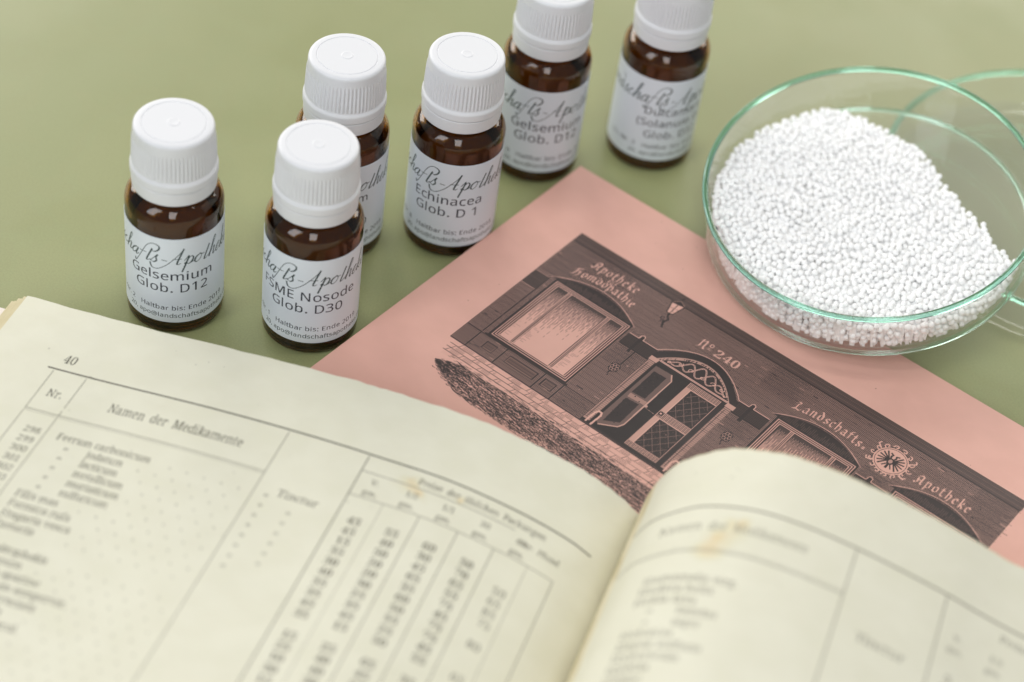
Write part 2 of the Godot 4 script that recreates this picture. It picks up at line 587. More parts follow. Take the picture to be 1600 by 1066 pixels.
func print_leaflet() -> ImageTexture:
	var s := Sheet.new(179.0, 125.0, 11.4, pink)
	var light := pink.darkened(0.02)
	var dark := ink_dark
	var mid := dark.lerp(light, 0.07)
	var black := black_letters()
	# the wall, ruled upright
	hatch(s, 18.0, 23.0, 160.0, 80.2, 4.0 / s.k, 3.0 / s.k, mid)
	var y := 28.0
	while y < 80.0:
		hatch_level(s, 18.0, y, 160.0, y + 0.1, 1.0, 0.06, mid)
		y += rng.randf_range(0.6, 2.4)
	for z in [[18.0, 27.0, 24.0, 16.0], [51.0, 51.0, 9.5, 8.0], [87.0, 51.0, 9.0, 7.0], [86.0, 27.0, 12.0, 10.0], [122.0, 42.0, 10.0, 12.0], [148.0, 27.0, 12.0, 14.0], [51.0, 74.0, 10.0, 6.0]]:
		for i in int(z[3] / 0.45):
			s.box(z[0] + rng.randf() * 1.5, z[1] + i * 0.45, z[2] - rng.randf() * 3.5, 1.0 / s.k, dark)
	for i in 260:                                        # worn spots in the plate
		s.box(rng.randf_range(18, 160), rng.randf_range(28, 79), rng.randf_range(0.2, 2.2), rng.randf_range(0.1, 0.4), dark if rng.randf() < 0.6 else light.darkened(0.25))
	# cornice
	s.box(18.0, 23.0, 142.2, 3.9, dark.lerp(light, 0.12))
	hatch_level(s, 18.0, 23.3, 160.4, 26.6, 0.46, 0.14, light.darkened(0.42))
	s.box(18.0, 26.7, 142.0, 0.55, dark)
	s.box(18.0, 24.4, 142.4, 0.3, dark)
	# corner stones at the left
	s.box(18.0, 43.8, 5.0, 0.3, light.darkened(0.3))
	s.box(18.0, 44.1, 5.2, 6.2, dark.lerp(light, 0.1))
	hatch_level(s, 18.0, 44.8, 23.0, 50.0, 0.6, 0.12, light.darkened(0.5))
	s.box(18.0, 50.3, 5.0, 0.25, light.darkened(0.2))
	s.box(22.7, 43.8, 0.25, 36.4, dark)
	for q in [57.5, 64.0, 72.8]:
		s.box(18.0, q, 5.0, 0.22, light.darkened(0.3))
		s.box(18.0, q + 0.22, 5.0, 0.2, dark)
	hatch(s, 18.0, 65.0, 22.6, 80.0, 0.35, 0.12, dark)
	s.box(18.0, 73.2, 142.0, 0.22, dark)
	for x in [51.3, 96.2, 125.0, 131.5, 158.0]:
		s.box(x, 51.0, 0.2, 29.0, dark)
	string_course(s, 51.2, 60.4, light)
	string_course(s, 86.8, 96.2, light)
	string_course(s, 122.6, 131.8, light)
	vent(s, 56.0, 58.9, light)
	vent(s, 91.5, 58.3, light)
	vent(s, 127.0, 58.3, light)
	shop_window(s, 25.2, 49.9, light)
	shop_window(s, 97.7, 121.5, light)
	shop_window(s, 133.2, 156.8, light)
	# doorway
	s.fill([arch(60.3, 86.6, 46.4, 8.0)], dark)
	s.box(60.5, 46.0, 26.6, 34.0, dark)
	s.path(arch(60.3, 86.6, 45.4, 7.2), 0.24, light)
	var outer := arch(61.4, 86.0, 49.0, 8.3)
	var inner := arch(63.4, 84.6, 48.2, 6.4)
	var band := outer.duplicate()
	var back := inner.duplicate()
	back.reverse()
	band.append_array(back)
	s.fill([band], light.darkened(0.16))
	for i in 60:
		var t := rng.randf()
		var q := Vector2(lerpf(61.8, 85.6, t), 49.0 - 7.9 * (1.0 - pow(2.0 * t - 1.0, 2.0)))
		s.box(q.x, q.y, 0.14, rng.randf_range(0.3, 0.9), mid)
	s.path(inner, 0.16, dark)
	s.box(63.2, 47.9, 21.6, 0.6, light)
	s.box(63.2, 48.15, 21.6, 0.12, dark)
	# interlaced scrolls over the door
	for turn in [0.0, PI]:
		var p := []
		for i in 49:
			var t := i / 48.0
			var room := 5.3 * (1.0 - pow(2.0 * t - 1.0, 2.0))
			p.append(Vector2(lerpf(65.0, 83.2, t), 47.3 - room * (0.5 + 0.42 * sin(t * TAU * 2.6 + turn))))
		s.path(p, 0.42, light)
		s.path(p, 0.1, mid)
	for x in [68.0, 71.5, 75.0, 78.5, 81.2]:
		flourish(s, Vector2(x, 45.6), Vector2(0.85, 0.8), x, 0.22, light)
	flourish(s, Vector2(65.4, 46.9), Vector2(0.6, 0.5), 2.0, 0.2, light)
	flourish(s, Vector2(83.0, 46.9), Vector2(0.6, 0.5), 5.0, 0.2, light)
	# jambs and the two door leaves, the left one standing open
	for x in [60.7, 85.2]:
		s.box(x, 48.8, 2.0, 30.0, light.darkened(0.2))
		hatch_level(s, x, 50.5, x + 2.0, 78.0, 0.7, 0.12, mid)
		s.box(x - 0.3, 48.2, 2.6, 1.7, light.darkened(0.1))
		s.box(x - 0.3, 49.8, 2.6, 0.2, dark)
		s.box(x + 0.5, 51.0, 0.15, 27.0, mid)
	s.box(63.0, 49.2, 11.0, 30.2, dark.darkened(0.12))
	for i in 120:
		s.box(rng.randf_range(63.2, 73.6), rng.randf_range(49.5, 79.0), 0.12, rng.randf_range(0.1, 0.5), mid)
	s.fill([[Vector2(63.6, 50.6), Vector2(68.8, 50.4), Vector2(70.0, 52.5), Vector2(70.2, 73.6), Vector2(69.4, 75.4), Vector2(65.0, 78.2), Vector2(63.6, 77.0)]], dark.lerp(light, 0.35))
	s.path([Vector2(68.6, 50.5), Vector2(69.9, 52.5), Vector2(70.0, 73.6), Vector2(69.3, 75.4), Vector2(65.0, 78.1)], 0.4, light.darkened(0.1))
	s.fill([[Vector2(64.4, 52.6), Vector2(68.2, 52.4), Vector2(68.5, 62.4), Vector2(64.6, 62.8)]], dark)
	s.fill([[Vector2(64.7, 65.6), Vector2(68.6, 65.2), Vector2(68.9, 73.8), Vector2(65.2, 76.2)]], dark)
	s.fill([[Vector2(64.5, 63.3), Vector2(69.6, 63.0), Vector2(69.7, 64.5), Vector2(64.7, 64.9)]], light.darkened(0.25))
	for i in 40:
		s.disc(Vector2(rng.randf_range(64.8, 68.2), rng.randf_range(53, 75)), Vector2(0.2, 0.2), mid if rng.randf() < 0.6 else dark.darkened(0.2))
	s.disc(Vector2(70.3, 64.4), Vector2(0.45, 0.5), light.darkened(0.1))
	s.line(Vector2(70.6, 65.0), Vector2(73.4, 65.2), 0.12, light.darkened(0.2))
	s.path([Vector2(62.0, 79.4), Vector2(62.1, 75.5), Vector2(62.6, 74.4), Vector2(63.5, 74.4), Vector2(63.9, 75.4), Vector2(63.7, 79.6)], 0.55, light)
	s.path([Vector2(86.6, 79.4), Vector2(86.4, 75.5), Vector2(86.9, 74.4), Vector2(87.8, 74.4), Vector2(88.2, 75.4), Vector2(88.0, 79.6)], 0.55, light)
	s.box(73.8, 49.1, 10.8, 29.6, light.darkened(0.1))
	hatch(s, 74.0, 49.2, 84.5, 51.2, 0.4, 0.14, mid)
	hatch(s, 74.0, 62.9, 84.5, 65.3, 0.4, 0.14, mid)
	hatch(s, 74.0, 76.9, 84.5, 78.6, 0.4, 0.14, mid)
	s.box(83.6, 49.1, 1.0, 29.6, dark)
	for q in [[51.5, 62.7], [65.5, 76.7]]:
		s.box(75.4, q[0], 8.0, q[1] - q[0], dark)
		for i in range(-3, 6):
			var x0: float = 75.4 + i * 2.6
			for d in [1.0, -1.0]:
				var a := Vector2(x0 if d > 0 else x0 + 8.0, q[0])
				var b := Vector2(a.x + d * (q[1] - q[0]) * 0.75, q[1])
				var pts := []
				for n in 13:
					var z := a.lerp(b, n / 12.0)
					if z.x > 75.5 and z.x < 83.3:
						pts.append(z)
				if pts.size() > 1:
					s.path(pts, 0.14, light.darkened(0.4))
		for i in 90:
			s.box(rng.randf_range(75.6, 83.0), rng.randf_range(q[0] + 0.2, q[1] - 0.6), 0.12, rng.randf_range(0.2, 0.6), light.darkened(0.5))
		s.path([Vector2(75.4, q[1]), Vector2(75.4, q[0]), Vector2(83.4, q[0])], 0.2, light)
	s.disc(Vector2(74.6, 63.8), Vector2(0.7, 0.8), dark)
	s.disc(Vector2(74.6, 63.8), Vector2(0.3, 0.35), light)
	# pavement, kerb and the cobbled street fading out
	s.box(18.0, 80.1, 142.2, 0.35, dark)
	s.box(20.0, 80.45, 140.2, 6.2, light)
	for row in [80.5, 82.0, 83.6]:
		s.line(Vector2(19.5, row + 1.5), Vector2(160.0, row + 1.45), 0.14, dark)
		var x := 20.0 + rng.randf() * 5.0
		while x < 159.0:
			s.line(Vector2(x, row), Vector2(x - 0.7, row + 1.5), 0.14, dark)
			hatch_level(s, x + 0.4, row + 0.3, x + rng.randf_range(1.0, 4.0), row + 1.2, 0.4, 0.09, mid)
			x += rng.randf_range(4.0, 7.5)
	for i in 420:
		var x := rng.randf_range(22.0, 160.0)
		s.box(x, rng.randf_range(85.0, 87.4), rng.randf_range(0.3, 2.4), 0.1, mid)
	# cobbles: close-ruled strokes that run out raggedly, with a dark crescent under each stone
	for i in 9000:
		var x := rng.randf_range(20.5, 160.5)
		var t := rng.randf()
		var shore := 86.3 + maxf(0.0, 3.0 - (x - 20.5) * 0.55)
		var depth := 9.2 * sqrt(clampf((x - 19.8) / 12.0, 0.0, 1.0)) - (shore - 86.3) * 0.6
		if rng.randf() > (1.5 if x < 50.0 else 1.2) - t * t * 0.9:
			continue
		s.line(Vector2(x, shore + t * depth), Vector2(x + rng.randf_range(0.6, 2.4), shore + t * depth + rng.randf_range(0.0, 0.35)), 0.1, dark if rng.randf() < 0.7 else mid)
	for row in 9:
		var x := 22.0 + rng.randf() + maxf(0.0, row - 5.0) * 2.0 + (2.0 if row == 0 else 0.0)
		while x < 160.0:
			var yy := 87.5 + row * 0.86 + rng.randf_range(-0.15, 0.15)
			s.ring(Vector2(x, yy), Vector2(0.46, 0.3), 0.15, dark, 0.1, PI * 0.95)
			if rng.randf() < 0.5:
				s.box(x - 0.25, yy - 0.2, 0.5, 0.14, light.darkened(0.22))
			x += rng.randf_range(1.1, 1.7)
	# lantern on its bracket
	s.fill([[Vector2(52.4, 27.6), Vector2(56.2, 27.0), Vector2(55.4, 31.6), Vector2(53.6, 31.9)]], light)
	s.path([Vector2(52.4, 27.6), Vector2(56.2, 27.0), Vector2(55.4, 31.6), Vector2(53.6, 31.9), Vector2(52.4, 27.6)], 0.32, dark)
	s.line(Vector2(54.3, 27.3), Vector2(54.5, 31.7), 0.22, dark)
	s.line(Vector2(52.9, 29.6), Vector2(55.8, 29.2), 0.12, mid)
	s.fill([[Vector2(52.0, 27.6), Vector2(54.2, 25.2), Vector2(56.6, 26.9)]], dark)
	s.path([Vector2(52.6, 27.2), Vector2(54.2, 25.6), Vector2(56.0, 26.7)], 0.2, light.darkened(0.2))
	s.line(Vector2(54.2, 25.4), Vector2(54.1, 23.9), 0.4, dark)
	s.path([Vector2(54.5, 31.9), Vector2(54.8, 33.2), Vector2(55.7, 34.0), Vector2(55.2, 35.6), Vector2(56.0, 37.6)], 0.6, dark)
	flourish(s, Vector2(54.3, 34.4), Vector2(1.1, 1.0), 0.6, 0.34, dark)
	flourish(s, Vector2(55.0, 36.2), Vector2(0.9, 0.7), 2.6, 0.28, dark)
	# lettering in old German type, each word on a ground of solid ink
	lettering(s, "Apotheke", black, 2.15, func(p): return Vector2(p.x, 32.2 - p.y + pow((p.x - 36.2) * 0.035, 2.0)), 0.06, 0.0, 0.52, light, true, 28.1, 0.12)
	lettering(s, "fur", black, 1.15, func(p): return Vector2(p.x, 34.3 - p.y), 0.06, 0.0, 0.3, light, true, 35.0, 0.2)
	for x in [35.95, 36.35]:
		s.disc(Vector2(x, 32.75), Vector2(0.13, 0.16), light)
	lettering(s, "Homoopathie", black, 2.1, func(p): return Vector2(p.x, 36.6 - p.y + pow((p.x - 36.8) * 0.118, 2.0)), 0.0, 0.0, 0.52, light, true, 25.7, 0.08)
	for x in [32.7, 33.3]:
		s.disc(Vector2(x, 34.05 + pow((x - 36.8) * 0.118, 2.0)), Vector2(0.2, 0.22), light)
	lettering(s, "N", black, 2.4, func(p): return Vector2(p.x, 36.6 - p.y), 0.0, 0.0, 0.6, light, true, 66.6)
	s.ring(Vector2(70.1, 33.9), Vector2(0.5, 0.6), 0.28, light)
	s.box(69.5, 35.1, 1.2, 0.2, light)
	s.box(69.5, 35.6, 1.2, 0.2, light)
	write(s, "240", font_serif_bold, 4.2, Vector2(72.0, 36.6), light, 0.0, 1.1)
	lettering(s, "Landschafts-", black, 2.2, func(p): return Vector2(p.x, 36.4 - p.y + pow((p.x - 109.0) * 0.11, 2.0)), 0.0, 0.0, 0.54, light, true, 97.9, 0.1)
	lettering(s, "Apotheke.", black, 2.25, func(p): return Vector2(p.x, 36.9 - p.y + pow((p.x - 143.5) * 0.09, 2.0)), 0.0, 0.0, 0.56, light, true, 134.6, 0.12)
	# the round crest with a two-headed bird and scrollwork
	var o := Vector2(127.0, 35.6)
	s.disc(o, Vector2(5.0, 5.2), dark)
	s.disc(o, Vector2(4.7, 4.9), light)
	s.ring(o, Vector2(4.2, 4.4), 0.14, dark)
	for i in 14:
		var a := TAU * i / 14.0
		flourish(s, o + Vector2(cos(a) * 5.2, sin(a) * 5.4), Vector2(0.9, 0.8), a * 2.0, 0.34, light)
	for side in [-1.0, 1.0]:
		for i in 6:
			var a: float = -1.1 + i * 0.42
			s.line(o + Vector2(side * 0.6, -0.2), o + Vector2(side * (1.2 + cos(a) * 2.4), sin(a) * 3.2), 0.42, dark)
		s.path([o + Vector2(side * 0.3, -0.4), o + Vector2(side * 0.7, -1.6), o + Vector2(side * 0.5, -2.3), o + Vector2(side * 1.2, -2.6)], 0.45, dark)
		s.line(o + Vector2(side * 0.3, 1.0), o + Vector2(side * 1.3, 2.6), 0.35, dark)
		s.path([o + Vector2(side * 4.2, -2.4), o + Vector2(side * 5.6, -3.6), o + Vector2(side * 5.2, -4.4)], 0.4, light)
		s.path([o + Vector2(side * 4.0, 3.0), o + Vector2(side * 5.4, 3.4), o + Vector2(side * 5.8, 2.6)], 0.4, light)
	s.disc(o + Vector2(0, 0.2), Vector2(0.95, 1.25), dark)
	s.disc(o + Vector2(0, 0.15), Vector2(0.55, 0.75), light.darkened(0.15))
	s.line(o + Vector2(0, 1.2), o + Vector2(0, 3.0), 0.6, dark)
	# specks in the paper
	for i in 70:
		s.disc(Vector2(rng.randf_range(1, 178), rng.randf_range(1, 124)), Vector2.ONE * rng.randf_range(0.07, 0.2), pink.darkened(rng.randf_range(0.1, 0.45)))
	return s.texture()


# The wrap-round label: x runs round the bottle, 0.2182 mm to a degree; the middle of the sheet is the front.
func print_label(name_lines: Array, number: String, ended: String) -> ImageTexture:
	var s := Sheet.new(65.4, 28.6, 15.6, Color(0.86, 0.89, 0.915))
	var grey := Color(0.2, 0.26, 0.27)
	var text := Color(0.13, 0.15, 0.2)
	var mid := 32.7
	# heights below are measured down from the label's top edge
	lettering(s, "Landschafts-Apotheke", script_letters(), 2.42, func(p): return Vector2(p.x, 8.3 - p.y), 0.33, 0.18, 0.42, grey, false, mid - 31.3, 0.02)
	var y := 13.85 if name_lines.size() == 2 else 12.2
	for q in name_lines:
		write(s, q, font_sans, 4.0 if name_lines.size() == 2 else 3.5, Vector2(mid - 1.1, y), text, 0.5, 1.13)
		y += 4.15
	write(s, "Ch.-Nr. " + number, font_sans, 2.05, Vector2(mid - 11.6, 24.3), text, 1.0, 1.1)
	write(s, "Haltbar bis: Ende " + ended, font_sans, 2.1, Vector2(mid - 9.6, 24.3), text, 0.0, 1.12)
	write(s, "20, apo@landschaftsapotheke.de", font_sans, 1.9, Vector2(mid - 13.5, 26.9), grey.darkened(0.2), 0.0, 1.12)
	return s.texture()


func page_rows() -> Array:
	return ["Ferrum carbonicum", "„|jodatum", "„|lacticum", "„|metallicum", "„|muriaticum", "„|sulfuricum", "Filix mas", "Formica rufa", "Fragaria vesca", "Fumaria", "",
		"Galaktophakis", "Galbanum", "Galium aparine", "Gelsemium sempervir.", "Gentiana cruciata", "„|lutea", "Geranium macul.", "Ginseng", "Glechoma", "Gnaphalium", "Granatum", "Gratiola"]


# A page of the remedy list; x runs from the outer edge (left page) or the gutter (right page).
func print_page(left: bool) -> ImageTexture:
	var paper := Color(0.852, 0.845, 0.77)
	var ink := Color(0.33, 0.32, 0.285) if left else Color(0.5, 0.49, 0.44)
	var s := Sheet.new(166.0 if left else 160.0, 125.0, 12.3 if left else 8.0, paper)
	for i in 90:                                         # paper fibres and foxing
		s.disc(Vector2(rng.randf_range(0, 160), rng.randf_range(0, 125)), Vector2.ONE * rng.randf_range(0.05, 0.3), paper.darkened(rng.randf_range(0.03, 0.16)))
	for st in ([[115.5, 26.0, 3.0], [118.0, 28.5, 2.0], [5.0, 27.0, 2.5], [128.0, 25.6, 1.5]] if left else [[23.0, 27.5, 4.5], [25.5, 24.0, 3.0], [21.0, 32.5, 4.0]]):
		for i in 26:                                     # yellow stains, soaked in unevenly
			var q: Vector2 = Vector2(st[0], st[1]) + Vector2(rng.randfn(), rng.randfn()) * st[2] * 0.42
			stain(s, q, st[2] * rng.randf_range(0.25, 0.7), Color(0.84, 0.76, 0.54), 0.05)
	var x0 := 17.7 if left else 1.0
	if left:
		write(s, "40", font_serif, 3.9, Vector2(20.0, 18.6), Color(0.2, 0.19, 0.17), 0.0, 0.8)
		s.box(17.6, 21.0, 142.2, 0.42, Color(0.2, 0.19, 0.17))
		s.disc(Vector2(29.2, 21.1), Vector2(0.6, 0.3), ink)
		for x in [19.5, 28.5]:
			s.line(Vector2(x, 21.9), Vector2(x, 33.0), 0.16, ink)
			s.line(Vector2(x, 36.4), Vector2(x, 125), 0.16, ink)
		s.line(Vector2(28.5, 34.0), Vector2(28.5, 36), 0.16, ink)
		s.line(Vector2(19.5, 33.0), Vector2(19.5, 36), 0.16, ink)
		for x in [82.6, 103.2]:
			s.line(Vector2(x, 21.9), Vector2(x, 125), 0.22, ink)
		for y in [35.6, 36.3]:
			s.line(Vector2(19.5, y), Vector2(82.6, y), 0.16, ink)
		for x in [112.0, 121.0, 130.5, 139.5, 148.0, 154.5]:
			s.line(Vector2(x, 34.6), Vector2(x, 125), 0.14, ink)
		s.line(Vector2(103.2, 34.4), Vector2(154.6, 34.4), 0.2, ink)
		s.line(Vector2(103.2, 26.6), Vector2(142.0, 26.6), 0.14, ink)
		write(s, "Nr.", font_serif, 3.5, Vector2(24.0, 30.4), ink, 0.5, 0.8)
		write(s, "Namen  der  Medikamente", font_serif, 4.0, Vector2(38.6, 30.6), ink, 0.0, 1.0, 0.02, 35.4)
		write(s, "Tinctur", font_serif, 3.0, Vector2(93.2, 41.6), ink, 0.5, 0.95)
		write(s, "Preise  der  üblichen  Packungen", font_serif, 2.6, Vector2(133.0, 25.4), ink, 0.5, 0.8)
		write(s, "Ver-  Pfund", font_serif, 2.4, Vector2(149.0, 30.0), ink, 0.5, 0.8)
	else:
		s.box(1.0, 18.6, 158.0, 0.45, ink)
		write(s, "Namen  der  Medikamente", font_serif, 3.7, Vector2(8.6, 26.4), ink.lerp(paper, 0.2), 0.0, 1.0, 0.0, 32.6)
		for y in [32.2, 32.9]:
			s.line(Vector2(2.0, y), Vector2(51.2, y), 0.2, ink)
		for x in [51.2, 73.0]:
			s.line(Vector2(x, 19.2), Vector2(x, 125), 0.25, ink)
		write(s, "Tinctur", font_serif, 3.2, Vector2(62.0, 43.0), ink, 0.5)
		write(s, "Preise  der  üblichen  Packungen", font_serif, 2.8, Vector2(106.0, 23.5), ink, 0.5, 0.9)
	var start := 103.2 if left else 73.0
	for i in 5:
		write(s, ["V.", "1/2", "1/1", "30", "60"][i], font_serif, 2.3, Vector2(start + 4.6 + i * 9.2, 30.0), ink, 0.5)
		write(s, "gm.", font_serif, 2.2, Vector2(start + 4.6 + i * 9.2, 33.4), ink, 0.5)
	var rows := page_rows()
	for i in rows.size():
		var y := (42.9 if left else 42.0) + i * 3.26
		if rows[i] == "":
			continue
		if left:
			write(s, str(298 + i - (1 if i > 10 else 0)), font_serif, 2.6, Vector2(25.0, y), ink, 0.5, 1.0)
		var tx := 31.7 if left else 9.5
		var q: PackedStringArray = (rows[i] if left else ["Hamamelis virg.", "Hedera helix", "Hekla lava", "„|fœtidus", "„|niger", "Helonias", "Hepar sulfuris", "Hypericum", "Ignatia", "Indigo", "", "Ipecacuanha", "Iris versicolor", "Jaborandi", "Jalapa", "Jatropha", "Juglans regia", "Kali bichrom.", "„|carbonic.", "„|jodatum", "Kreosotum", "Lachesis", "Lappa"][i]).split("|")
		var end := tx
		if q.size() == 2:
			write(s, q[0], font_serif, 2.9, Vector2(tx + 3.4, y - 0.9), ink)
			end = write(s, q[1], font_serif, 2.9, Vector2(tx + 9.5, y), ink, 0.0, 0.82, 0.03)
		else:
			end = write(s, q[0], font_serif, 2.9, Vector2(tx, y), ink, 0.0, 0.88, 0.03)
		if left:
			var x := ceilf((end + 2.0) / 4.4) * 4.4 + (i % 2) * 2.2
			while x < 80.0:
				s.disc(Vector2(x, y - 0.2), Vector2(0.2, 0.2), ink.lerp(paper, rng.randf() * 0.5))
				x += 4.4
			if i < 8:
				write(s, "„", font_serif, 2.8, Vector2(86.0, y - 0.6), ink.lerp(paper, 0.1), 0.5)
			if i > 0 and i < 7:
				write(s, "„", font_serif, 2.8, Vector2(93.0, y - 0.6), ink.lerp(paper, 0.25), 0.5)
		for c in 5:
			if c < 4 or rng.randf() < 0.6:
				write(s, str(rng.randi_range(1, 9) * 5 + c * 10), font_serif_bold if c < 4 else font_serif, 3.0, Vector2(start + 4.6 + c * 9.25, y), ink.lerp(paper, 0.12) if left else ink, 0.5, 1.0)
	return s.texture()


func stain(s: Sheet, at: Vector2, r: float, c: Color, share: float) -> void:
	var n := int(r * s.k)
	for y in range(-n, n + 1):
		for x in range(-n, n + 1):
			var d := sqrt(x * x + y * y) / maxf(n, 1)
			var p := Vector2i(int(at.x * s.k) + x, int(at.y * s.k) + y)
			if d < 1.0 and p.x >= 0 and p.y >= 0 and p.x < s.im.get_width() and p.y < s.im.get_height():
				s.im.set_pixelv(p, s.im.get_pixelv(p).lerp(c, share * minf(1.0, (1.0 - d) * 2.5)))

# ---------------------------------------------------------------- materials

func plain(c: Color, roughness: float, specular := 0.5) -> StandardMaterial3D:
	var m := StandardMaterial3D.new()
	m.albedo_color = c
	m.roughness = roughness
	m.metallic_specular = specular
	return m


func noise_map(frequency: float, low: Color, high: Color, size := 512, octaves := 4, seed_of := 1, from := 0.25, to := 0.75) -> NoiseTexture2D:
	var n := FastNoiseLite.new()
	n.seed = seed_of
	n.frequency = frequency
	n.fractal_octaves = octaves
	var g := Gradient.new()
	g.offsets = PackedFloat32Array([from, to])
	g.colors = PackedColorArray([low, high])
	var t := NoiseTexture2D.new()
	t.width = size
	t.height = size
	t.seamless = true
	t.noise = n
	t.color_ramp = g
	return t


func mottled(m: StandardMaterial3D, map: Texture2D) -> StandardMaterial3D:
	m.detail_enabled = true
	m.detail_blend_mode = BaseMaterial3D.BLEND_MODE_MUL
	m.detail_albedo = map
	return m


# Clear glass as its outer and inner faces: light goes straight through, and each face mirrors.
func clear_glass() -> StandardMaterial3D:
	var m := StandardMaterial3D.new()
	m.albedo_color = Color(1, 1, 1, 0.02)
	m.transparency = BaseMaterial3D.TRANSPARENCY_ALPHA
	m.roughness = 0.02
	return m


func glass(c: Color) -> StandardMaterial3D:
	var m := StandardMaterial3D.new()
	m.albedo_color = Color(c, 0.0)
	m.roughness = 0.0
	m.refraction_enabled = true
	m.refraction_scale = 0.05
	return m

# ---------------------------------------------------------------- the things

func table_top() -> void:
	var m := plain(Color(1, 1, 1), 0.42)
	m.albedo_texture = noise_map(0.012, Color(0.583, 0.6, 0.42), Color(0.59, 0.607, 0.427), 1024, 5, 3, 0.3, 0.7)
	m.uv1_triplanar = true
	m.uv1_scale = Vector3.ONE * 2.2
	mottled(m, noise_map(0.35, Color(0.95, 0.95, 0.95), Color(1, 1, 1), 512, 2, 77))
	m.uv2_triplanar = true
	m.uv2_scale = Vector3.ONE * 9.0
	m.detail_uv_layer = BaseMaterial3D.DETAIL_UV_2
	m.roughness_texture = noise_map(0.02, Color(0.33, 0.33, 0.33), Color(0.45, 0.45, 0.45), 512, 4, 8)
	m.roughness = 1.0
	var st := slab(8, 8, func(a, b): return Vector3(lerpf(-900, 900, a), 0, lerpf(-1100, 250, b)), func(a, b): return Vector3(lerpf(-900, 900, a), -28, lerpf(-1100, 250, b)), func(a, b): return Vector2(a, b))
	var o := obj("table", st, m)
	o.set_meta("kind", "structure")
	o.set_meta("label", "plain olive green table top under everything")


func bottle_parts() -> Node3D:
	var t := base("medicine_bottle", Vector3.ZERO)
	var amber := glass(Color(0.56, 0.4, 0.155))
	var white := plain(Color(0.87, 0.875, 0.885), 0.4)
	var body := rounded([Vector2(0, 0.9), Vector2(8.6, 0.9), Vector2(9.3, 0.05), Vector2(12.5, 0.05), Vector2(12.5, 5.0)], [0, 0.5, 0.5, 2.2, 0], 8)
	for i in 15:                                          # shoulder
		var a := deg_to_rad(i * 6.0)
		body.append(Vector2(8.1 + 4.4 * cos(a), 36.3 + 4.9 * sin(a)))
	body.append_array(PackedVector2Array([Vector2(8.3, 41.4), Vector2(8.2, 42.0), Vector2(8.2, 55.0), Vector2(6.4, 55.0), Vector2(6.4, 42.0)]))
	for i in range(14, -1, -1):
		var a := deg_to_rad(i * 6.0)
		body.append(Vector2(7.2 + 4.0 * cos(a), 35.6 + 4.2 * sin(a)))
	body.append_array(rounded([Vector2(11.2, 6.0), Vector2(11.2, 2.6), Vector2(0, 2.2)], [0, 2.5, 0], 6))
	obj("glass_body", lathe(body, 96), amber, t)
	var fill := rounded([Vector2(0, 2.1), Vector2(11.0, 2.3), Vector2(11.0, 29.5), Vector2(6.0, 30.6), Vector2(0, 30.2)], [0, 2.0, 1.5, 2.0, 0], 6)
	obj("globule_fill", lathe(fill, 64), plain(Color(0.93, 0.93, 0.92), 0.8), t)
	var ring := rounded([Vector2(8.6, 42.1), Vector2(10.6, 41.9), Vector2(10.75, 45.9), Vector2(8.6, 45.9), Vector2(8.6, 42.1)], [0, 0.35, 0.4, 0, 0], 3)
	obj("tamper_band", lathe(ring, 96), white, t)
	var cap := rounded([Vector2(0, 44.5), Vector2(8.5, 44.5), Vector2(8.5, 46.05), Vector2(10.95, 46.1), Vector2(10.95, 48.3), Vector2(10.5, 49.0), Vector2(10.42, 49.3), Vector2(10.1, 57.2), Vector2(10.05, 58.0), Vector2(9.95, 60.2), Vector2(8.0, 60.25), Vector2(7.85, 60.05), Vector2(7.7, 60.25), Vector2(1.6, 60.22), Vector2(1.35, 60.33), Vector2(0.9, 60.28), Vector2(0, 60.26)],
		[0, 0, 0, 0.35, 0.9, 0.4, 0.1, 0.1, 0.2, 1.3, 0.05, 0.05, 0.05, 0.1, 0.1, 0.1, 0], 4)
	var fine := PackedVector2Array()
	for k in cap.size():                                  # more rings on the grip so that the ribs fade in and out
		fine.append(cap[k])
		if k + 1 < cap.size() and cap[k].distance_to(cap[k + 1]) > 4.0 and cap[k].x > 9.5:
			for i in range(1, 8):
				fine.append(cap[k].lerp(cap[k + 1], i / 8.0))
	obj("cap", lathe(fine, 320, false, func(a, h, r): return 0.2 * clampf(cos(a * 64.0) * 1.6, -1.0, 1.0) * smoothstep(49.2, 50.2, h) * (1.0 - smoothstep(55.8, 57.6, h)) if r > 9.5 else 0.0), white, t)
	return t


func label_sheet() -> ArrayMesh:
	return slab(96, 4, func(a, b): return Vector3(12.6 * sin((a - 0.5) * deg_to_rad(300.0)), 32.9 - 28.6 * b, 12.6 * cos((a - 0.5) * deg_to_rad(300.0))),
		func(a, b): return Vector3(12.52 * sin((a - 0.5) * deg_to_rad(300.0)), 32.9 - 28.6 * b, 12.52 * cos((a - 0.5) * deg_to_rad(300.0))), func(a, b): return Vector2(a, b))


